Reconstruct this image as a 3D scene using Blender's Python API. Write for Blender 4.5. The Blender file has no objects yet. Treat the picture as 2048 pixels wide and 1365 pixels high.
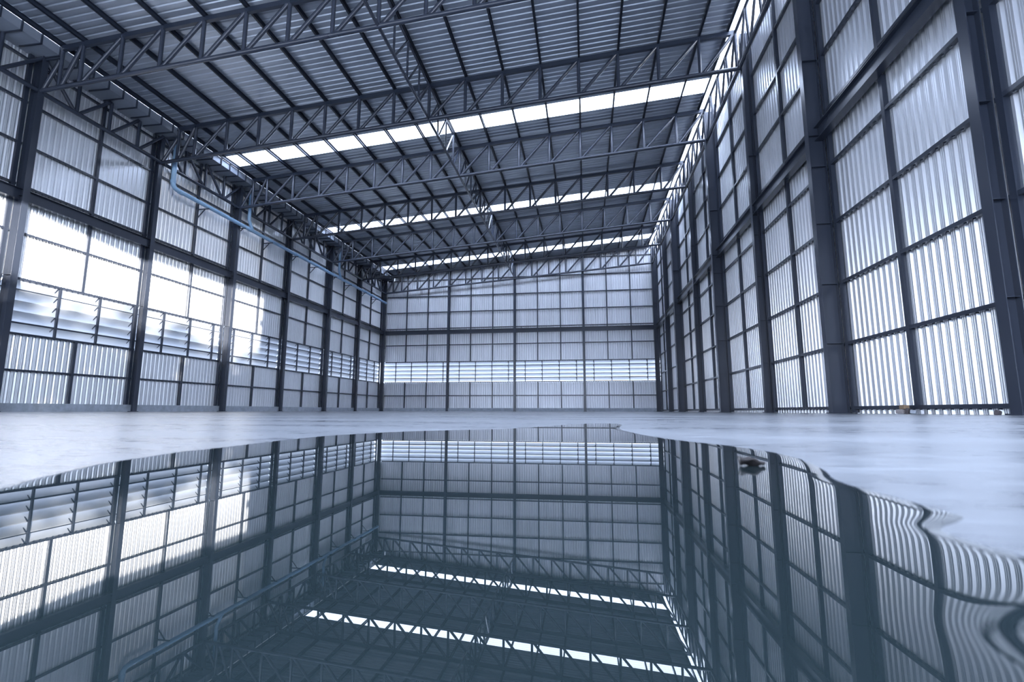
import bpy, math, random
import numpy as np
from mathutils import Vector, Matrix

random.seed(7)
rng = np.random.default_rng(7)
scene = bpy.context.scene
COL = scene.collection

# ------------------------------------------------------------------ dimensions of the hall (metres)
BAY = 4.8896                      # column spacing along the long walls
D = 42.078                        # distance to the inner face of the back row of columns
XL, XR = -18.11, 5.889            # inner faces of the slim columns
DEEP_L, DEEP_R = 0.11, 0.18       # how far the deep columns stand further in
SHEET_L, SHEET_R, SHEET_B = -18.42, 6.20, 42.42
FRONT = -4.5
MID = -6.05


def yk(k):
    return D - BAY * k


def ztop(x):                      # axis of the trusses' top chords
    return 13.13 + 0.0785 * (x - MID)


def zbot(x):                      # axis of the trusses' bottom chords
    return 11.67 + 0.0775 * (x - MID)


def zroof(x):                     # underside of the roof sheets
    return ztop(x) + 0.230


# ------------------------------------------------------------------ materials
def new_mat(name):
    m = bpy.data.materials.new(name)
    m.use_nodes = True
    nt = m.node_tree
    b = nt.nodes['Principled BSDF']
    return m, nt, b


def noise(nt, scale, detail=4, rough=.55, vec=None, stretch=None):
    n = nt.nodes.new('ShaderNodeTexNoise')
    n.inputs['Scale'].default_value = scale
    n.inputs['Detail'].default_value = detail
    n.inputs['Roughness'].default_value = rough
    tc = nt.nodes.new('ShaderNodeTexCoord')
    src = tc.outputs['Object']
    if stretch:
        mp = nt.nodes.new('ShaderNodeMapping')
        mp.inputs['Scale'].default_value = stretch
        nt.links.new(src, mp.inputs['Vector'])
        src = mp.outputs['Vector']
    nt.links.new(src, n.inputs['Vector'])
    return n


def ramp(nt, src, stops):
    r = nt.nodes.new('ShaderNodeValToRGB')
    el = r.color_ramp.elements
    while len(el) < len(stops):
        el.new(.5)
    for e, (p, c) in zip(el, stops):
        e.position = p
        e.color = (c[0], c[1], c[2], 1) if not isinstance(c, (int, float)) else (c, c, c, 1)
    nt.links.new(src, r.inputs['Fac'])
    return r


def bump(nt, b, src, strength, dist):
    bp = nt.nodes.new('ShaderNodeBump')
    bp.inputs['Strength'].default_value = strength
    bp.inputs['Distance'].default_value = dist
    nt.links.new(src, bp.inputs['Height'])
    nt.links.new(bp.outputs['Normal'], b.inputs['Normal'])


def simple(name, col, rough=.5, metal=0., var=.12, nscale=3., spec=.5, stretch=None, rough_var=.12):
    m, nt, b = new_mat(name)
    n = noise(nt, nscale, stretch=stretch)
    lo = [c * (1 - var) for c in col]
    hi = [c * (1 + var) for c in col]
    r = ramp(nt, n.outputs['Fac'], [(.3, lo), (.7, hi)])
    nt.links.new(r.outputs['Color'], b.inputs['Base Color'])
    rr = ramp(nt, n.outputs['Fac'], [(.3, max(.02, rough - rough_var)), (.7, rough + rough_var)])
    nt.links.new(rr.outputs['Color'], b.inputs['Roughness'])
    b.inputs['Metallic'].default_value = metal
    b.inputs['Specular IOR Level'].default_value = spec
    return m


M = {}
M['steel'] = simple('steel_paint', (.040, .049, .072), .25, 0, .04, .5, .55, None, .015)
M['steel_roof'] = simple('steel_paint_roof', (.030, .039, .062), .36, 0, .04, .5, .5, None, .015)
M['tube'] = simple('tube_paint', (.038, .047, .072), .26, 0, .04, .5, .65, None, .015)
M['gutter'] = simple('gutter_sheet', (.34, .38, .45), .45, .25, .12, 1.3)
M['pvc'] = simple('blue_pvc', (.28, .45, .66), .38, 0, .06, 2.)
M['louvre'] = simple('louvre_sheet', (.56, .59, .64), .45, .1, .06, 1.5)
M['kerb'] = simple('kerb_concrete', (.42, .46, .52), .8, 0, .18, 5.)
M['brick'] = simple('tan_brick', (.36, .25, .16), .85, 0, .25, 30.)
M['brick_pale'] = simple('pale_block', (.42, .38, .38), .85, 0, .2, 30.)
M['stone'] = simple('dark_stone', (.10, .085, .09), .85, 0, .3, 30.)
M['leaf'] = simple('dead_leaf', (.011, .009, .010), .6, 0, .5, 90.)
M['bark'] = simple('bark', (.10, .08, .06), .9, 0, .3, 8.)
M['foliage'] = simple('foliage', (.05, .09, .03), .6, 0, .3, 2.)
M['ground'] = simple('yard_ground', (.34, .34, .33), .9, 0, .2, .3)


def sheet_mat(name, col, metal, rough, stretch, streak=.12):
    m, nt, b = new_mat(name)
    n = noise(nt, 1.0, 5, .6, stretch=stretch)
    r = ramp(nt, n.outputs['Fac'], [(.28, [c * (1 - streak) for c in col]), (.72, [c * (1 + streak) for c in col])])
    nt.links.new(r.outputs['Color'], b.inputs['Base Color'])
    n2 = noise(nt, .9, 2, .5)
    rr = ramp(nt, n2.outputs['Fac'], [(.2, rough - .03), (.8, rough + .03)])
    nt.links.new(rr.outputs['Color'], b.inputs['Roughness'])
    b.inputs['Metallic'].default_value = metal
    return m


M['sheet_x'] = sheet_mat('wall_sheet_long', (.85, .87, .91), .60, .33, (1, 3.5, .12), .08)
M['sheet_y'] = sheet_mat('wall_sheet_end', (.82, .84, .89), .42, .37, (3.5, 1, .12), .08)
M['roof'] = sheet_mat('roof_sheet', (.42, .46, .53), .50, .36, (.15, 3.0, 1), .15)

# translucent sheets: clear ribbed roof-lights, and milky ones high in the right wall
def rooflight(name, lo, hi):
    m, nt, b = new_mat(name)
    nt.nodes.remove(b)
    out = nt.nodes['Material Output']
    tr = nt.nodes.new('ShaderNodeBsdfTransparent')
    tr.inputs['Color'].default_value = (.92, .95, 1, 1)
    tl = nt.nodes.new('ShaderNodeBsdfTranslucent')
    tl.inputs['Color'].default_value = (.88, .92, 1, 1)
    mx = nt.nodes.new('ShaderNodeMixShader')
    nz = noise(nt, 2.0, 3, .5, stretch=(.1, 4, 1))
    rm = ramp(nt, nz.outputs['Fac'], [(.3, lo), (.7, hi)])
    nt.links.new(rm.outputs['Color'], mx.inputs['Fac'])
    nt.links.new(tr.outputs[0], mx.inputs[1])
    nt.links.new(tl.outputs[0], mx.inputs[2])
    nt.links.new(mx.outputs[0], out.inputs['Surface'])
    return m


M['rooflight'] = rooflight('rooflight_sheet', .12, .30)
M['milky'] = rooflight('milky_sheet', .92, .98)

# floor: power-floated concrete with faint trowel streaks, still damp
m, nt, b = new_mat('floated_concrete')
n1 = noise(nt, 1.0, 7, .62, stretch=(.35, 1.4, 1))
n2 = noise(nt, 26.0, 8, .68, stretch=(.45, 1.6, 1))
mixn = nt.nodes.new('ShaderNodeMath')
mixn.operation = 'MULTIPLY_ADD'
mixn.inputs[1].default_value = .70
nt.links.new(n2.outputs['Fac'], mixn.inputs[0])
nt.links.new(n1.outputs['Fac'], mixn.inputs[2])
r = ramp(nt, mixn.outputs[0], [(.62, (.065, .073, .088)), (1.08, (.22, .238, .268))])
nt.links.new(r.outputs['Color'], b.inputs['Base Color'])
rr = ramp(nt, mixn.outputs[0], [(.6, .20), (1.0, .38)])
nt.links.new(rr.outputs['Color'], b.inputs['Roughness'])
b.inputs['Specular IOR Level'].default_value = .5
bump(nt, b, n2.outputs['Fac'], .25, .002)
M['floor'] = m

# standing water over dark wet concrete
m, nt, b = new_mat('standing_water')
b.inputs['Base Color'].default_value = (.011, .018, .021, 1)
b.inputs['Roughness'].default_value = .0
b.inputs['IOR'].default_value = 1.60
b.inputs['Specular IOR Level'].default_value = .5
n = noise(nt, 5.0, 2, .5)
bump(nt, b, n.outputs['Fac'], .004, .004)
M['water'] = m


# ------------------------------------------------------------------ mesh builder
class MB:
    def __init__(self):
        self.v, self.f, self.s = [], [], []

    def add(self, vs, fs, smooth=False):
        o = len(self.v)
        self.v += [tuple(p) for p in vs]
        self.f += [tuple(i + o for i in f) for f in fs]
        self.s += [smooth] * len(fs)
        return self

    def box(self, x0, x1, y0, y1, z0, z1):
        vs = [(x, y, z) for z in (z0, z1) for y in (y0, y1) for x in (x0, x1)]
        return self.add(vs, [(0, 2, 3, 1), (4, 5, 7, 6), (0, 1, 5, 4), (2, 6, 7, 3), (0, 4, 6, 2), (1, 3, 7, 5)])

    def bar(self, p, q, w, h, up=(0, 0, 1)):
        p, q = Vector(p), Vector(q)
        d = (q - p).normalized()
        s = d.cross(Vector(up))
        if s.length < 1e-4:
            s = d.cross(Vector((0, 1, 0)))
        s.normalize()
        u = s.cross(d).normalized()
        vs = []
        for e in (p, q):
            for a, c in ((-1, -1), (1, -1), (1, 1), (-1, 1)):
                vs.append(e + s * (a * w / 2) + u * (c * h / 2))
        return self.add(vs, [(0, 1, 2, 3)[::-1], (4, 5, 6, 7), (0, 1, 5, 4), (1, 2, 6, 5), (2, 3, 7, 6), (3, 0, 4, 7)])

    def tube(self, pts, r, n=12, caps=True):
        pts = [Vector(p) for p in pts]
        rings = []
        prev = None
        for i, p in enumerate(pts):
            if i == 0:
                d = pts[1] - p
            elif i == len(pts) - 1:
                d = p - pts[i - 1]
            else:
                d = (pts[i + 1] - p).normalized() + (p - pts[i - 1]).normalized()
            d.normalize()
            if prev is None:
                a = d.cross(Vector((0, 0, 1)))
                if a.length < 1e-3:
                    a = d.cross(Vector((0, 1, 0)))
                a.normalize()
            else:
                a = (prev - d * prev.dot(d)).normalized()
            prev = a
            c = d.cross(a).normalized()
            rings.append([p + a * (r * math.cos(2 * math.pi * j / n)) + c * (r * math.sin(2 * math.pi * j / n)) for j in range(n)])
        vs = [v for g in rings for v in g]
        fs = []
        for i in range(len(pts) - 1):
            for j in range(n):
                k = (j + 1) % n
                fs.append((i * n + j, i * n + k, (i + 1) * n + k, (i + 1) * n + j))
        self.add(vs, fs, True)
        if caps:
            o = (len(pts) - 1) * n
            self.add(rings[0], [tuple(range(n))[::-1]])
            self.add(rings[-1], [tuple(range(n))])
        return self

    def build(self, name, mat, parent=None, loc=None):
        me = bpy.data.meshes.new(name)
        vs = self.v
        if loc is not None:
            vs = [(a - loc[0], b - loc[1], c - loc[2]) for a, b, c in vs]
        me.from_pydata(vs, [], self.f)
        me.polygons.foreach_set('use_smooth', self.s)
        me.materials.append(M[mat] if isinstance(mat, str) else mat)
        me.update()
        o = bpy.data.objects.new(name, me)
        COL.objects.link(o)
        if parent is not None:
            o.parent = parent
            o.location = (-parent.location[0], -parent.location[1], -parent.location[2])
        elif loc is not None:
            o.location = loc
        return o


def tag(o, label, cat, group=None, kind='thing'):
    o['label'] = label
    o['category'] = cat
    o['kind'] = kind
    if group:
        o['group'] = group
    return o


def thing(name, loc, label, cat, group=None):
    o = bpy.data.objects.new(name, None)
    o.empty_display_size = .2
    o.location = loc
    COL.objects.link(o)
    return tag(o, label, cat, group)


def struct(o, label=None, cat=None):
    o['kind'] = 'structure'
    if label:
        o['label'] = label
        o['category'] = cat
    return o


ORD = ['zeroth', 'first', 'second', 'third', 'fourth', 'fifth', 'sixth', 'seventh', 'eighth', 'ninth', 'tenth', 'eleventh',
       'twelfth', 'thirteenth', 'fourteenth', 'fifteenth', 'sixteenth', 'seventeenth', 'eighteenth']


# ------------------------------------------------------------------ shell
def corrugation(length, pitch=.2, depth=.036, start=0.):
    """(distance along, how far the sheet steps outwards) for a trapezoidal sheet with two small stiffeners per pan"""
    prof = [(.0, 0), (.036, 0), (.042, .004), (.048, 0), (.078, 0), (.084, .004), (.090, 0), (.104, 0), (.134, 1), (.164, 1), (.196, 0)]
    u0, out = start, []
    k = pitch / .2
    while u0 < start + length:
        for a, t in prof:
            if u0 + a * k > start + length:
                break
            out.append((u0 + a * k, depth if t == 1 else t))
        u0 += pitch
    out.append((start + length, 0))
    return out


def sheet_wall(name, prof, to3d, bands, mat):
    mb = MB()
    for z0f, z1f in bands:
        vs, fs = [], []
        for u, d in prof:
            vs.append(to3d(u, d, z0f(u)))
            vs.append(to3d(u, d, z1f(u)))
        for i in range(len(prof) - 1):
            fs.append((2 * i, 2 * i + 2, 2 * i + 3, 2 * i + 1))
        mb.add(vs, fs)
    return struct(mb.build(name, mat))


ZP_L, ZP_R = 13.0, 14.62
c = lambda v: (lambda u: v)
pl = corrugation(SHEET_B - FRONT, start=FRONT)
sheet_wall('wall_left', corrugation(SHEET_B - FRONT, depth=.024, start=FRONT), lambda u, d, z: (SHEET_L - d, u, z), [(c(.24), c(2.50)), (c(4.37), c(ZP_L))], 'sheet_x')
ADDED_GAP_Y, ADDED_GAP_H, CLEAR_Z = 2.96, 8.5, 13.35       # unseen opening added to light the left wall; clear sheets along right wall top
sheet_wall('wall_right', corrugation(SHEET_B - ADDED_GAP_Y, start=ADDED_GAP_Y), lambda u, d, z: (SHEET_R + d, u, z), [(c(-.02), c(CLEAR_Z))], 'sheet_x')
sheet_wall('window_5', pl, lambda u, d, z: (SHEET_R + d, u, z), [(c(CLEAR_Z), c(ZP_R))], 'milky')
pb = corrugation(SHEET_R - SHEET_L, depth=.055, start=SHEET_L)
sheet_wall('wall_back', pb, lambda u, d, z: (u, SHEET_B + d, z), [(c(.24), c(2.52)), (c(4.41), lambda u: zroof(u) + .02)], 'sheet_y')
# sheets above the open loading front, unseen milky panel added alongside for fill light
sheet_wall('wall_front', pb, lambda u, d, z: (u, FRONT - d, z), [(c(8.3), lambda u: zroof(u) + .05)], 'sheet_y')
sheet_wall('window_6', corrugation(ADDED_GAP_Y - FRONT, start=FRONT), lambda u, d, z: (SHEET_R + d, u, z), [(c(ADDED_GAP_H), c(CLEAR_Z))], 'milky')  # added out of view to brighten the left wall

struct(MB().box(SHEET_L - .3, SHEET_R + .12, FRONT - 1.5, SHEET_B + .3, -.25, 0).build('floor', 'floor'))
struct(MB().box(-160, 140, -150, 190, -.9, -.26).build('yard_ground', 'ground'), 'pale yard outside the hall', 'ground')
struct(MB().box(SHEET_L - .18, SHEET_L + .13, FRONT, SHEET_B + .1, -.05, .275).build('baseboard_left', 'kerb'))
struct(MB().box(SHEET_L + .13, SHEET_R, SHEET_B - .13, SHEET_B + .18, -.05, .285).build('baseboard_back', 'kerb'))

# roof sheets run across the hall, down the slope; clear strips let daylight in
RX0, RX1 = -17.46, 5.53
STRIPS = [(20.42, 21.42), (30.12, 31.10), (39.40, 40.40)]


def roof_piece(name, y0, y1, mat, x0=RX0, x1=RX1):
    mb = MB()
    pitch, dep = .25, .032
    prof = []
    n = max(1, round((y1 - y0) / pitch))
    p = (y1 - y0) / n
    for i in range(n):
        for a, t in ((0, 0), (.16, 0), (.185, 1), (.225, 1)):
            prof.append((y0 + i * p + a / .25 * p, t * dep))
    prof.append((y1, 0))
    vs, fs = [], []
    for y, d in prof:
        vs += [(x0, y, zroof(x0) + d), (x1, y, zroof(x1) + d)]
    for i in range(len(prof) - 1):
        fs.append((2 * i, 2 * i + 2, 2 * i + 3, 2 * i + 1))
    mb.add(vs, fs)
    return mb, name, mat


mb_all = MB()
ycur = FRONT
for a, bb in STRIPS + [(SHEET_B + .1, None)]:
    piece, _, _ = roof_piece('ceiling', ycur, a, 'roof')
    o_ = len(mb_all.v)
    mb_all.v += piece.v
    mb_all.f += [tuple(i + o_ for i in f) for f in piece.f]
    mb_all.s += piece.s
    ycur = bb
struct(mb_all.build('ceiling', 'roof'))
for i, (a, bb) in enumerate(STRIPS):
    piece, _, _ = roof_piece('window', a, bb, 'rooflight')
    struct(piece.build('window_%d' % (i + 1), 'rooflight'))
# clear strip between the roof's high edge and the right wall
piece, _, _ = roof_piece('window', FRONT, SHEET_B + .1, 'rooflight', RX1 + .02, SHEET_R + .02)
struct(piece.build('window_4', 'rooflight'))


# ------------------------------------------------------------------ columns
def h_column(axis, face, inward, y, depth, top, label, group, stiff, w=.2):
    """H section; 'face' is the coordinate of the inner flange's face, 'inward' the direction (+1/-1) towards the hall"""
    if axis == 'x':
        t = thing('steel_column', (face, y, 0), label, 'column', group)

        def bx(mb, a0, a1, b0, b1, z0, z1):
            p, q = face - inward * a0, face - inward * a1
            return mb.box(min(p, q), max(p, q), y + b0, y + b1, z0, z1)
    else:
        t = thing('steel_column', (y, face, 0), label, 'column', group)

        def bx(mb, a0, a1, b0, b1, z0, z1):
            p, q = face - inward * a0, face - inward * a1
            return mb.box(y + b0, y + b1, min(p, q), max(p, q), z0, z1)
    h = w / 2
    bx(MB(), 0, .014, -h, h, 0, top).build('inner_flange', 'steel', t)
    bx(MB(), depth - .014, depth, -h, h, 0, top).build('outer_flange', 'steel', t)
    bx(MB(), .014, depth - .014, -.006, .006, 0, top).build('web', 'steel', t)
    for z in stiff:
        bx(MB(), .014, depth - .014, -h + .012, h - .012, z - .006, z + .006).build('stiffener', 'steel', t)
    bx(MB(), -.04, depth + .02, -h - .04, h + .04, 0, .02).build('base_plate', 'steel', t)
    return t


for k in range(0, 7):
    deep = k % 2 == 0
    dl = DEEP_L if deep else 0
    nm = 'corner' if k == 0 else ORD[k]
    lab = ('dark steel column in the back corner of the pale left wall' if k == 0 else
           'dark steel column on the louvred left wall, %s from the back corner' % ORD[k])
    if k == 6:
        lab = 'nearest dark steel column on the louvred left wall, at the edge of the photo'
    h_column('x', XL + dl, 1, yk(k), .2 + dl, 12.0, lab, 'columns along the left wall', (4.35, 7.0, 10.7))
for k in range(0, 8):
    deep = k % 2 == 0
    dr = DEEP_R if deep else 0
    lab = ('dark steel column in the back corner of the right wall' if k == 0 else
           'dark steel column on the tall right wall, %s from the back corner' % ORD[k])
    if k == 7:
        lab = 'nearest dark steel column on the right wall, at the edge of the photo'
    h_column('x', XR - dr, -1, yk(k), .2 + dr, 14.0, lab, 'columns along the right wall', (1.66, 3.12, 4.66, 6.16, 7.0, 9.1))
for j in range(1, 4):
    x = XL + (XR - XL) * j / 4
    h_column('y', D + .06, -1, x, .2, zroof(x) - .02,
             ['', 'dark steel column on the back wall, nearest the left corner', 'dark steel column in the middle of the back wall',
              'dark steel column on the back wall, nearest the right corner'][j], 'columns on the back wall', (2.55, 7.0))


# ------------------------------------------------------------------ mid-height I-beams between the columns
def wall_beam(axis, face, inward, a, b, label, group):
    z0, z1, w = 6.87, 7.24, .2
    mid = (a + b) / 2
    loc = (face, mid, z0) if axis == 'x' else (mid, face, z0)
    t = thing('wall_beam', loc, label, 'beam', group)

    def bx(d0, d1, zz0, zz1):
        p, q = face - inward * d0, face - inward * d1
        lo, hi = min(p, q), max(p, q)
        return MB().box(lo, hi, a, b, zz0, zz1) if axis == 'x' else MB().box(a, b, lo, hi, zz0, zz1)
    bx(0, w, z1 - .014, z1).build('top_flange', 'steel', t)
    bx(0, w, z0, z0 + .014).build('bottom_flange', 'steel', t)
    bx(w / 2 - .01, w / 2 + .01, z0 + .014, z1 - .014).build('web', 'steel', t)


def bay_word(k, wall):
    return '%s bay from the back' % ORD[k + 1]


G = .1                                            # half width of a column flange
for k in range(0, 7):
    wall_beam('x', XL - .002, 1, yk(k + 1) + .012, yk(k) - .012,
              'dark I-beam halfway up the left wall, %s' % bay_word(k, 'left'), 'beams halfway up the left wall')
for k in range(0, 8):
    wall_beam('x', XR + .002, -1, yk(k + 1) + .012, yk(k) - .012,
              'dark I-beam halfway up the right wall, %s' % bay_word(k, 'right'), 'beams halfway up the right wall')
BX = [XL + (XR - XL) * j / 4 for j in range(5)]
for j in range(4):
    wall_beam('y', D + .062, -1, BX[j] + .012, BX[j + 1] - .012,
              'dark I-beam halfway up the back wall, %s bay from the left corner' % ORD[j + 1], 'beams halfway up the back wall')


# ------------------------------------------------------------------ cladding frames: rails and posts that carry the wall sheets
def frame(axis, sheet, inward, a, b, rails, posts, label, group, toprail=None):
    """rails: list of z; posts: list of (pos, z0, z1); everything is .1 deep against the sheet"""
    mid = (a + b) / 2
    loc = (sheet, mid, 0) if axis == 'x' else (mid, sheet, 0)
    t = thing('cladding_frame', loc, label, 'cladding frame', group)

    def bx(u0, u1, z0, z1, dep=.1, off=.004):
        p, q = sheet + inward * off, sheet + inward * (off + dep)
        lo, hi = min(p, q), max(p, q)
        return MB().box(lo, hi, u0, u1, z0, z1) if axis == 'x' else MB().box(u0, u1, lo, hi, z0, z1)
    for z in rails:
        mb = bx(a, b, z - .036, z + .036, .095)
        # self-drilling screw tips along the lower lip, one per rib
        p = sheet + inward * .05
        u = math.ceil(a / .2) * .2 + .06
        while u < b:
            (mb.box(p - .012, p + .012, u - .02, u + .02, z - .052, z - .03) if axis == 'x'
             else mb.box(u - .02, u + .02, p - .012, p + .012, z - .052, z - .03))
            u += .2
        mb.build('rail', 'steel', t)
    for u, z0, z1, w in posts:
        bx(u - w / 2, u + w / 2, z0, z1, .1).build('post', 'steel', t)
    return t


RAIL_L = [1.34, 2.53, 4.34, 5.85, 7.42, 8.82, 10.28, 11.75]
RAIL_R = [.13, 1.64, 3.12, 4.64, 6.14, 7.56, 9.1, 10.58, 12.08, 13.5]
RAIL_B = [1.37, 2.56, 4.38, 5.9, 7.42, 8.92, 10.4, 11.92]
for k in range(0, 7):
    a, b = yk(k + 1) + .1, yk(k) - .1
    mid = (a + b) / 2
    posts = [(mid, .28, 2.5, .09), (mid, 4.37, 6.9, .09), (mid, 7.2, 12.3, .09),
             (a + .09, .28, 12.3, .12), (b - .09, .28, 12.3, .12)]
    frame('x', SHEET_L, 1, a, b, RAIL_L, posts, 'thin dark rail frame on the left wall, %s' % bay_word(k, 'left'), 'rail frames of the left wall')
for k in range(0, 8):
    a, b = yk(k + 1) + .1, yk(k) - .1
    mid = (a + b) / 2
    posts = [(mid, .13, 6.9, .1), (mid, 7.2, 14.2, .1), (a + .09, .02, 14.2, .12), (b - .09, .02, 14.2, .12)]
    frame('x', SHEET_R, -1, a, b, RAIL_R, posts, 'thin dark rail frame on the right wall, %s' % bay_word(k, 'right'), 'rail frames of the right wall')
for j in range(4):
    a, b = BX[j] + .1, BX[j + 1] - .1
    rails = list(RAIL_B)
    if j >= 2:
        rails.append(13.47)
    posts = []
    for q in (1 / 3, 2 / 3):
        u = BX[j] + (BX[j + 1] - BX[j]) * q
        posts += [(u, .28, 2.54, .08), (u, 4.4, 6.9, .08), (u, 7.2, zroof(u) - .02, .08)]
    frame('y', SHEET_B, -1, a, b, rails, posts, 'thin dark rail frame on the back wall, %s bay from the left corner' % ORD[j + 1],
          'rail frames of the back wall')


# ------------------------------------------------------------------ louvre banks
def louvre(axis, sheet, inward, a, b, z0, z1, posts, label, group, drop=.24):
    mid = (a + b) / 2
    loc = (sheet, mid, z0) if axis == 'x' else (mid, sheet, z0)
    t = thing('louvre_bank', loc, label, 'louvre', group)

    def P(d, u, z):          # d: distance inwards of the sheet plane
        return (sheet + inward * d, u, z) if axis == 'x' else (u, sheet + inward * d, z)
    n = 5
    pitch = (z1 - z0) / n
    for i in range(n):
        zb = z0 + i * pitch
        # folded blade: inner lip, slope down and out, outer lip
        prof = [(.0, zb + pitch * 1.06), (.0, zb + pitch * .98), (-.30, zb + pitch * drop), (-.30, zb + pitch * (drop - .05))]
        mb = MB()
        vs, fs = [], []
        th = .004
        for d, z in prof:
            vs += [P(d, a, z), P(d, b, z)]
        for d, z in prof:
            vs += [P(d - th, a, z + th), P(d - th, b, z + th)]
        m_ = len(prof) * 2
        for q in range(len(prof) - 1):
            fs.append((2 * q, 2 * q + 1, 2 * q + 3, 2 * q + 2))
            fs.append((m_ + 2 * q, m_ + 2 * q + 2, m_ + 2 * q + 3, m_ + 2 * q + 1))
        fs += [(0, m_, m_ + 1, 1), (m_ - 2, m_ - 1, 2 * m_ - 1, 2 * m_ - 2)]
        mb.add(vs, fs)
        mb.build('louvre_blade', 'louvre', t)
    for u in posts:
        mb = MB()
        lo, hi = P(.005, u - .03, z0), P(.075, u + .03, z1)
        mb.box(min(lo[0], hi[0]), max(lo[0], hi[0]), min(lo[1], hi[1]), max(lo[1], hi[1]), z0 - .02, z1 + .02)
        for i in range(n):
            zb = z0 + i * pitch
            mb.bar(P(.02, u - .045, zb + pitch * .99), P(-.13, u - .045, zb + pitch * .58), .03, .03)
        mb.build('louvre_post', 'steel', t)
    for z in (z0 + (z1 - z0) * .19, z0 + (z1 - z0) * .82):
        p, q = P(.03, a, z), P(.03, b, z)
        MB().bar(p, q, .035, .05 if z < z0 + .6 else .025).build('cross_rail', 'steel', t)


LP_L = [14.46 + 1.466 * n for n in range(-4, 20)]
for k in range(0, 7):
    a, b = yk(k + 1) + .02, yk(k) - .02
    louvre('x', SHEET_L, 1, a, b, 2.56, 4.31, [u for u in LP_L if a + .12 < u < b - .05],
           'band of pale louvre blades in the left wall, %s' % bay_word(k, 'left'), 'louvre banks of the left wall', -.02)
LP_B = [-17.0 + 1.475 * n for n in range(0, 16)]
for j in range(4):
    a, b = BX[j] + (.0 if j else -.3), BX[j + 1] + (0 if j < 3 else .28)
    louvre('y', SHEET_B, -1, a, b, 2.59, 4.35, [u for u in LP_B if a + .1 < u < b - .1],
           'bright louvre band in the back wall, %s bay from the left corner' % ORD[j + 1], 'louvre banks of the back wall')


# ------------------------------------------------------------------ trusses
RB, RW = .078, .066


def roof_truss(k):
    y = yk(k) if k else D - .07
    xl = XL + (DEEP_L if k % 2 == 0 else 0)
    xr = XR - (DEEP_R if k % 2 == 0 else 0)
    lab = 'sloping tubular roof truss across the hall, %s from the back wall' % ORD[k + 1]
    if k == 0:
        lab = 'sloping tubular roof truss close against the back wall'
    if k == 6:
        lab = 'nearest sloping tubular roof truss, cut by the top of the photo'
    t = thing('roof_truss', (MID, y, zbot(MID)), lab, 'roof truss', 'roof trusses across the hall')

    def B(x):
        return (x, y, zbot(x))

    def T(x):
        return (x, y, ztop(x))
    nodes = [-17.36] + [MID + 1.5 * j for j in range(-7, 8)] + [5.76]
    MB().tube([B(xl), B(xr)], RB).build('bottom_chord', 'tube', t)
    MB().bar(T(-17.44), T(5.80), .12, .17).build('top_chord', 'steel_roof', t)
    for x in nodes:
        MB().tube([B(x), T(x)], RW, 10).build('web_post', 'tube', t)
    for i in range(len(nodes) - 1):
        p, q = Vector(B(nodes[i])), Vector(T(nodes[i + 1]))
        d = (q - p).normalized()
        MB().tube([p + Vector((.10, 0, .03)), q - Vector((.07, 0, .05))], RW, 10).build('web_diagonal', 'tube', t)
    MB().tube([B(xl + .02), (-17.42, y, zbot(-17.42) + 1.02)], RW, 10).build('end_strut', 'tube', t)
    MB().bar((xl - .05, y, 11.90), (-17.36, y, 11.90), .06, .06).build('end_bracket', 'steel', t)
    return t


for k in range(0, 7):
    roof_truss(k)


def long_truss(name, k, bot, top, label, cat, group, flip, rb, rw, with_top=True, ends=(0, 0)):
    y1, y0 = yk(k), yk(k + 1)                      # far, near
    if k == 0:
        y1 -= .02
    mid = (y0 + y1) / 2
    t = thing(name, (bot[0], mid, bot[1]), label, cat, group)

    def B(y):
        return (bot[0], y, bot[1])

    def T(y):
        return (top[0], y, top[1])
    MB().tube([B(y0 + ends[0]), B(y1 - ends[0])], rb).build('bottom_chord', 'tube', t)
    if with_top:
        MB().tube([T(y0), T(y1)], rb * .8).build('top_chord', 'tube', t)
    n = 4
    ys = [y0 + (y1 - y0) * i / n for i in range(n + 1)]
    for i in range(1, n):
        MB().tube([B(ys[i]), T(ys[i])], rw, 10).build('web_post', 'tube', t)
    for i in range(n):
        up = (i > 0) if not flip else (i == n - 1)
        if flip == 2:
            up = True
        if flip == 3:
            up = False
        a, b = (B(ys[i] + .07), T(ys[i + 1] - .05)) if up else (T(ys[i] + .05), B(ys[i + 1] - .07))
        MB().tube([a, b], rw, 10).build('web_diagonal', 'tube', t)


for k in range(0, 7):
    long_truss('eave_truss', k, (XL + .03, zbot(XL)), (XL + .03, 11.93),
               'shallow tubular truss along the left wall under the gutter, %s' % bay_word(k, ''), 'eave truss', 'eave trusses under the gutter',
               0 if k % 2 else 1, .078, .062, False, (.1, .1))
for k in range(0, 8):
    long_truss('side_truss', k, (XR - .07, zbot(XR)), (5.76, ztop(5.76)),
               'tubular truss along the top of the right wall, %s' % bay_word(k, ''), 'side truss', 'side trusses along the right wall top',
               3, .074, .048, True, (.0, .0))
for k in range(0, 6):
    long_truss('spine_truss', k, (MID, zbot(MID)), (MID, ztop(MID)),
               'narrow tubular truss along the middle of the roof, %s' % bay_word(k, ''), 'spine truss', 'spine trusses down the middle of the roof',
               2, .054, .040, True, (.0, .0))
long_truss('spine_truss', 6, (MID, zbot(MID)), (MID, ztop(MID)), 'narrow tubular truss along the middle of the roof, nearest the top of the photo',
           'spine truss', 'spine trusses down the middle of the roof', 2, .054, .040, True)

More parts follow.
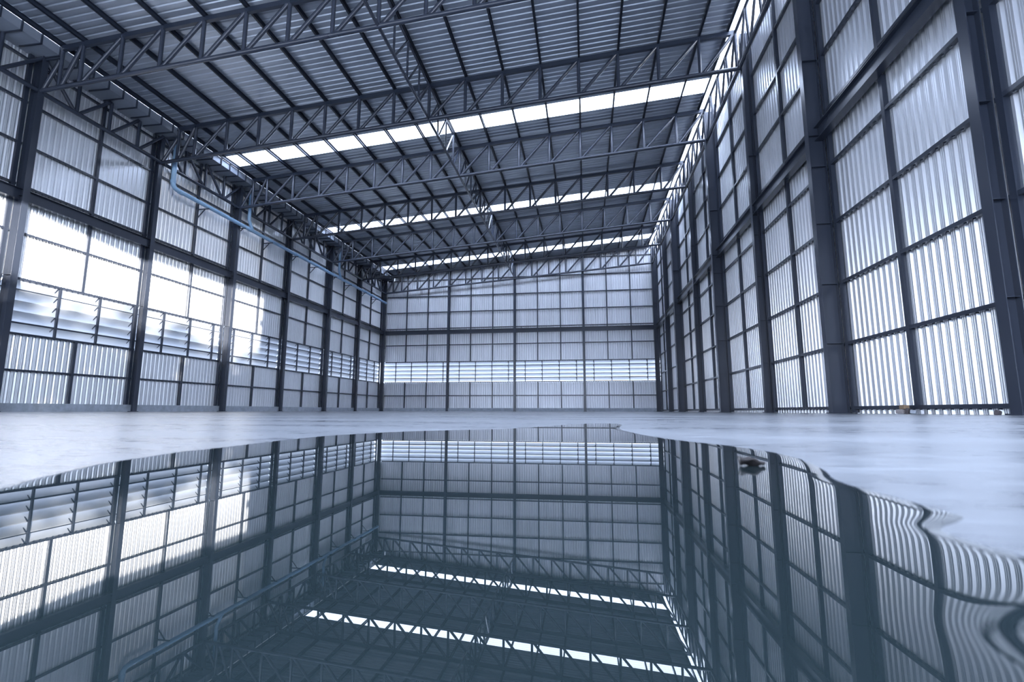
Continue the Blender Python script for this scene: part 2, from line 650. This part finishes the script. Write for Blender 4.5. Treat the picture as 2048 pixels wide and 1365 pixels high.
# purlins
px = [-17.42] + [MID + 1.5 * j for j in range(-7, 8)] + [5.48]
for i, x in enumerate(px):
    n = len(px) - i
    lab = 'dark purlin running the length of the roof, %s from the right wall' % ORD[n]
    if i == 0:
        lab = 'dark edge purlin of the roof, beside the gutter'
    if n == 1:
        lab = 'dark edge purlin of the roof, beside the bright gap at the right wall'
    z = ztop(x) + .058
    mb = MB()
    y0, y1, hgt = FRONT + .1, SHEET_B - .02, (.1735 if i == 0 else .168)
    mb.box(x - .012, x + .012, y0, y1, z, z + hgt)
    mb.box(x - .012, x + .06, y0, y1, z, z + .012)
    mb.box(x - .012, x + .06, y0, y1, z + hgt - .012, z + hgt)
    mb.box(x + .048, x + .06, y0, y1, z, z + .03)
    tag(mb.build('roof_purlin', 'steel_roof', loc=(x, (y0 + y1) / 2, z)), lab, 'purlin', 'roof purlins')

# ------------------------------------------------------------------ box gutter along the low eave
gt = thing('roof_gutter', (-17.8, 20, 11.97), 'long box gutter with dark straps along the low left edge of the roof', 'gutter')
g0, g1 = FRONT + .1, SHEET_B - .05
MB().box(-18.455, -17.47, g0, g1, 11.985, 11.995).build('gutter_bottom', 'gutter', gt)
MB().box(-17.475, -17.465, g0, g1, 11.985, 12.315).build('gutter_side', 'gutter', gt)
y = g0 + .3
while y < g1:
    mb = MB()
    mb.box(-18.30, -17.44, y - .022, y + .022, 11.945, 11.985)
    mb.box(-17.465, -17.425, y - .022, y + .022, 11.945, 12.31)
    mb.build('gutter_strap', 'steel_roof', gt)
    y += .58

# ------------------------------------------------------------------ blue drain pipe and its brackets
PX, PZ, PR = -17.85, 9.77, .098
pt = thing('drain_pipe', (PX, 30, PZ), 'light blue plastic drain pipe running along the left wall below the gutter', 'pipe')
pts = [(PX, 18.05, 11.97), (PX, 18.05, 10.02), (PX, 18.09, 9.90), (PX, 18.18, 9.81), (PX, 18.32, PZ + .01), (PX, D - .45, PZ - .03)]
MB().tube(pts, PR, 18).build('main_pipe', 'pvc', pt)
for yy in (23.02, 32.90):
    MB().tube([(PX, yy, 11.97), (PX, yy, 10.32), (PX, yy + .05, 10.18), (PX, yy + .36, PZ)], PR * .86, 16).build('inlet_pipe', 'pvc', pt)
for y in (18.05,):
    MB().tube([(PX, y, 10.12), (PX, y, 9.99)], PR + .014, 18).build('pipe_collar', 'pvc', pt)
for y in (18.40, 23.05, 27.4, 32.95, 37.2):
    MB().tube([(PX, y, PZ), (PX, y + .22, PZ)], PR + .012, 18).build('pipe_collar', 'pvc', pt)
brk = []
for k in range(4, -1, -1):
    brk.append((yk(k) - BAY / 2, 'post', k))
    if k < 4 and k > 0:
        brk.append((yk(k) + .12, 'column', k))
brk.append((yk(4) + .12, 'column', 4))
for y, kind, k in sorted(brk):
    x0 = SHEET_L + .1 if kind == 'post' else XL + (DEEP_L if k % 2 == 0 else 0)
    zt = PZ - PR - .03
    if kind == 'post':
        lab = 'small dark mid-bay bracket under the blue pipe, %s bay from the back' % ORD[k + 1]
    else:
        lab = 'small dark bracket under the blue pipe on the %s column from the corner' % ORD[k]
    t = thing('pipe_bracket', (x0, y, zt - .35), lab, 'bracket', 'brackets under the blue pipe')
    MB().bar((x0, y, zt), (PX + .13, y, zt), .05, .045).build('arm', 'steel', t)
    ln = min(.42, (PX - x0) * .95)
    MB().bar((x0, y, zt - .42 * ln / .42), (x0 + ln * .9, y, zt - .01), .035, .035).build('strut', 'steel', t)

# ------------------------------------------------------------------ bits on the floor
def rough_block(name, loc, size, rot, mat, label, cat):
    import bmesh
    bm = bmesh.new()
    bmesh.ops.create_cube(bm, size=1)
    bmesh.ops.subdivide_edges(bm, edges=bm.edges[:], cuts=5, use_grid_fill=True)
    for v in bm.verts:
        e = sum(1 for q in v.co if abs(abs(q) - .5) < 1e-4)
        v.co *= (1 - .05 * (e - 1)) if e > 1 else 1
        v.co += Vector((random.uniform(-1, 1), random.uniform(-1, 1), random.uniform(-1, 1))) * .028
        v.co = Vector((v.co.x * size[0], v.co.y * size[1], v.co.z * size[2]))
    me = bpy.data.meshes.new(name)
    bm.to_mesh(me)
    bm.free()
    me.materials.append(M[mat])
    o = bpy.data.objects.new(name, me)
    o.location = loc
    o.rotation_euler = rot
    COL.objects.link(o)
    return tag(o, label, cat)


rough_block('brick', (5.97, 10.52, .047), (.10, .20, .085), (0, 0, .12), 'brick_pale', 'pale worn brick lying flat on the floor at the foot of the right wall', 'brick')
rough_block('brick', (5.98, 10.45, .130), (.09, .19, .080), (0, .05, -.1), 'brick', 'tan brick resting on the pale brick by the right wall', 'brick')
rough_block('stone', (5.96, 10.30, .050), (.09, .07, .11), (.2, .1, .4), 'stone', 'dark reddish stone leaning beside the two bricks at the right wall', 'stone')
rough_block('stone', (5.97, 10.18, .035), (.07, .09, .07), (.1, .3, .9), 'kerb', 'small grey stone on the floor next to the dark reddish stone', 'stone')
rough_block('stone', (5.86, 8.12, .03), (.06, .06, .07), (.1, .3, .3), 'stone', 'small dark chip at the foot of the nearest right column', 'stone')

# big puddle: a thin sheet of water whose surface curves down to the wet edge
EDGE = [(-.36, .22), (-.38, .28), (-.41, .32), (-.43, .36), (-.465, .42), (-.475, .47), (-.50, .55), (-.495, .60), (-.51, .70), (-.53, .90),
        (-.50, 1.03), (-.42, 1.22), (-.22, 1.37), (-.14, 1.66), (-.06, 1.91), (.03, 2.08), (.15, 2.06), (.085, 1.46), (.11, 1.19), (.14, .98),
        (.18, .85), (.21, .79), (.23, .69), (.232, .62), (.22, .54), (.20, .46), (.181, .41), (.181, .36), (.183, .33), (.181, .30), (.183, .282),
        (.172, .268), (.152, .252), (.148, .238), (.150, .225), (.152, .205), (.165, .19), (.22, .15), (.30, .02), (.28, -.25), (.05, -.42),
        (-.30, -.40), (-.50, -.2), (-.44, .08)]


def smooth_poly(P, it=2):
    P = np.array(P, float)
    for _ in range(it):
        Q = np.roll(P, -1, 0)
        P = np.stack([.75 * P + .25 * Q, .25 * P + .75 * Q], 1).reshape(-1, 2)
    return P


def sdf(P, X):
    A, B_ = P, np.roll(P, -1, 0)
    d = np.full(len(X), 1e9)
    inside = np.zeros(len(X), bool)
    for a, b in zip(A, B_):
        e = b - a
        w = X - a
        t = np.clip((w @ e) / max(e @ e, 1e-12), 0, 1)
        d = np.minimum(d, np.linalg.norm(w - t[:, None] * e, axis=1))
        cnd = (a[1] > X[:, 1]) != (b[1] > X[:, 1])
        with np.errstate(divide='ignore', invalid='ignore'):
            xi = a[0] + (X[:, 1] - a[1]) / (b[1] - a[1] if b[1] != a[1] else 1e-12) * (b[0] - a[0])
        inside ^= cnd & (X[:, 0] < xi)
    return np.where(inside, d, -d)


def water_sheet(name, poly, label, group, origin, r0, r1, nr, na, ang, hgt, ell, islands=()):
    rs = np.concatenate([np.linspace(r0, .55, 40)[:-1], np.geomspace(.55, r1, nr)])
    nr = len(rs)
    an = np.linspace(-ang, ang, na)
    Rr, Aa = np.meshgrid(rs, an, indexing='ij')
    X = np.stack([origin[0] + Rr * np.sin(Aa), origin[1] + Rr * np.cos(Aa)], -1).reshape(-1, 2)
    s = sdf(poly, X)
    for cx, cy, ra, rb in islands:
        q = np.hypot((X[:, 0] - cx) / ra, (X[:, 1] - cy) / rb)
        s = np.minimum(s, (q - 1) * min(ra, rb))
    k = .3 + .7 * np.clip((X[:, 0] + .1) / .2, 0, 1)          # the left rim is crisper
    z = np.where(s > 0, hgt * (1 - np.exp(-s / (ell * k))), np.maximum(s * hgt / ell, -.0012))
    keep = s > -.012
    ii = (np.arange(nr - 1)[:, None] * na + np.arange(na - 1)[None, :]).ravel()
    quads = np.stack([ii + na, ii + na + 1, ii + 1, ii], 1)
    quads = quads[keep[quads].all(1)]
    used, inv = np.unique(quads, return_inverse=True)
    quads = inv.reshape(-1, 4)
    mb = MB()
    mb.v = [tuple(t) for t in np.column_stack([X[used], z[used]]).tolist()]
    mb.f = [tuple(t) for t in quads.tolist()]
    mb.s = [True] * len(mb.f)
    o = mb.build(name, 'water', loc=(float(poly[:, 0].mean()), float(poly[:, 1].mean()), 0.))
    return tag(o, label, 'puddle', group)


water_sheet('puddle', smooth_poly(EDGE), 'large still puddle on the floor mirroring the walls and roof', None, (0, -.5), .1, 2.75, 480, 640, 1.1,
            .0010, .0048, [(.124, .126, .028, .022)])


def small_puddle(cx, cy, rx, ry, label, seed):
    rg = random.Random(seed)
    pts = []
    for i in range(40):
        a = 2 * math.pi * i / 40
        k = 1 + .22 * math.sin(3 * a + seed) + .12 * math.sin(7 * a + 2 * seed) + rg.uniform(-.06, .06)
        pts.append((cx + rx * k * math.cos(a), cy + ry * k * math.sin(a), .0012))
    mb = MB()
    mb.add(pts + [(cx, cy, .0014)], [(i, (i + 1) % 40, 40) for i in range(40)], True)
    tag(mb.build('puddle', 'water', loc=(cx, cy, 0)), label, 'puddle', 'small puddles further off')


small_puddle(-3.80, 5.66, .34, .055, 'long thin dark puddle on the floor towards the left wall', 1)
small_puddle(-1.28, 2.27, .10, .020, 'small dark puddle just beyond the left rim of the large puddle', 2)
small_puddle(.37, 2.88, .13, .030, 'small dark puddle beyond the far tip of the large puddle', 3)
small_puddle(.40, 2.40, .09, .014, 'smallest dark puddle right beside the far tip of the large puddle', 4)

# dead leaf lying in the puddle: two curled lobes
lf = MB()
nu, nv = 14, 8
vs, fs = [], []
for i in range(nu + 1):
    u = i / nu
    half = .0052 * math.sin(math.pi * min(1, .06 + u * .94)) ** .6 + .0006
    for j in range(nv + 1):
        v = -1 + 2 * j / nv
        zc = .0022 + .0075 * abs(v) ** 1.4 * (1 - .55 * u) + .0012 * math.sin(9 * u + 3 * v)
        vs.append((.139 + .022 * u, .492 + half * v * 1.5 + .002 * u, zc))
for i in range(nu):
    for j in range(nv):
        q = i * (nv + 1) + j
        fs.append((q, q + nv + 1, q + nv + 2, q + 1))
lf.add(vs, fs, True)
o = lf.build('dead_leaf', 'leaf', loc=(.15, .492, 0))
md = o.modifiers.new('thickness', 'SOLIDIFY')
md.thickness = .0011
tag(o, 'curled dark dead leaf lying in the large puddle near its right rim', 'leaf')

# ------------------------------------------------------------------ trees outside the open front; low sun comes through above them
SD = Vector((24.6, -22.5, 0)).normalized()          # horizontal direction towards the sun
SUN_EL = math.radians(3.5)
perp = Vector((-SD.y, SD.x, 0))
base = Vector((6.2, -3.5, 0)) + SD * 26


def tree(off, h, rad, back, label):
    p = base + perp * off + SD * back
    t = thing('yard_tree', (p.x, p.y, -.26), label, 'tree', 'trees in the yard')
    MB().tube([(p.x, p.y, -.26), (p.x + .1, p.y, h * .3), (p.x, p.y + .1, h * .62)], .2, 10).build('trunk', 'bark', t)
    mb = MB()
    vs, fs = [], []
    n = 5200
    for i in range(n):
        a = random.uniform(0, 2 * math.pi)
        cz = random.uniform(-1, 1)
        rr = random.uniform(.35, 1) ** .5
        lump = 1 + .14 * math.sin(5 * a + off) + .12 * math.sin(4 * cz + 2 * a)
        s = math.sqrt(max(0, 1 - cz * cz))
        cc = Vector((p.x + rad * rr * lump * s * math.cos(a), p.y + rad * rr * lump * s * math.sin(a), h * .5 + h * .5 * rr * lump * .96 * cz))
        u = Vector((random.gauss(0, 1), random.gauss(0, 1), random.gauss(0, 1))).normalized()
        w = u.orthogonal().normalized()
        L = random.uniform(.12, .30)
        o_ = len(vs)
        vs += [cc - u * L, cc + w * L * .5, cc + u * L, cc - w * L * .5]
        fs.append((o_, o_ + 1, o_ + 2, o_ + 3))
    mb.add(vs, fs)
    mb.build('crown', 'foliage', t)


TREES = [(-18, 7.4, 3.4, 0), (-13.4, 8.2, 3.4, 13), (-7.6, 13.0, 2.1, 0), (-4.6, 8.3, 3.4, 13),  # tall tree added to block the sun on the near side of the patch
         (1.0, 7.5, 3.4, 0), (5.5, 8.5, 3.4, 13), (10.0, 7.8, 3.4, 0), (-1.4, 9.2, 3.6, 26), (-10.6, 9.0, 3.4, 26), (8.0, 9.2, 3.4, 26)]
for i, (off, h, rad, back) in enumerate(TREES):
    tree(off, h, rad, back, '%s bushy green tree in the yard, %s from the west end of its row' % (('tall' if h > 12 else 'low'), ORD[i + 1]))

# ------------------------------------------------------------------ daylight
w = bpy.data.worlds.new('overcast')
scene.world = w
w.use_nodes = True
nt = w.node_tree
bg = nt.nodes['Background']
tc = nt.nodes.new('ShaderNodeTexCoord')
sp = nt.nodes.new('ShaderNodeSeparateXYZ')
nt.links.new(tc.outputs['Generated'], sp.inputs[0])
cr = ramp(nt, sp.outputs['Z'], [(0, (.67, .78, 1.0)), (1, (.70, .80, 1.0))])
nt.links.new(cr.outputs['Color'], bg.inputs['Color'])
mr = nt.nodes.new('ShaderNodeMapRange')
mr.inputs['From Min'].default_value = 0
mr.inputs['From Max'].default_value = 1
mr.inputs['To Min'].default_value = 2.3
mr.inputs['To Max'].default_value = 10.5
nt.links.new(sp.outputs['Z'], mr.inputs['Value'])
nt.links.new(mr.outputs['Result'], bg.inputs['Strength'])

sl = bpy.data.lights.new('sun', 'SUN')
sl.energy = 9.0
sl.angle = math.radians(.4)
sl.color = (1.0, .97, .93)
so = bpy.data.objects.new('sun', sl)
COL.objects.link(so)
dirv = Vector((SD.x * math.cos(SUN_EL), SD.y * math.cos(SUN_EL), math.sin(SUN_EL)))
so.rotation_euler = dirv.to_track_quat('Z', 'Y').to_euler()
so.location = (20, -30, 20)

# ------------------------------------------------------------------ camera
FPX, YAW, PITCH, ROLL, CAMZ = 983.66, .14919, .14114, .00121, .05102
f0 = Vector((-math.sin(YAW), math.cos(YAW), 0))
r0 = Vector((math.cos(YAW), math.sin(YAW), 0))
u0 = Vector((0, 0, 1))
fw = f0 * math.cos(PITCH) + u0 * math.sin(PITCH)
up = -f0 * math.sin(PITCH) + u0 * math.cos(PITCH)
rt = r0 * math.cos(ROLL) + up * math.sin(ROLL)
up2 = -r0 * math.sin(ROLL) + up * math.cos(ROLL)
cd = bpy.data.cameras.new('camera')
cd.sensor_width = 36
cd.lens = FPX * 36 / 2048
cd.clip_start = .01
cd.clip_end = 500
cd.dof.use_dof = True
cd.dof.focus_distance = 9.0
cd.dof.aperture_fstop = 8.0
co = bpy.data.objects.new('camera', cd)
COL.objects.link(co)
mw = Matrix(((rt.x, up2.x, -fw.x, 0), (rt.y, up2.y, -fw.y, 0), (rt.z, up2.z, -fw.z, CAMZ), (0, 0, 0, 1)))
co.matrix_world = mw
scene.camera = co

scene.cycles.max_bounces = 10
scene.cycles.diffuse_bounces = 6
scene.cycles.glossy_bounces = 6
scene.cycles.transparent_max_bounces = 12
scene.cycles.caustics_reflective = False
scene.cycles.caustics_refractive = False
scene.cycles.sample_clamp_indirect = 8
scene.view_settings.view_transform = 'Standard'
scene.view_settings.look = 'None'
scene.view_settings.gamma = 1
scene.view_settings.use_curve_mapping = False
scene.view_settings.exposure = 0.74
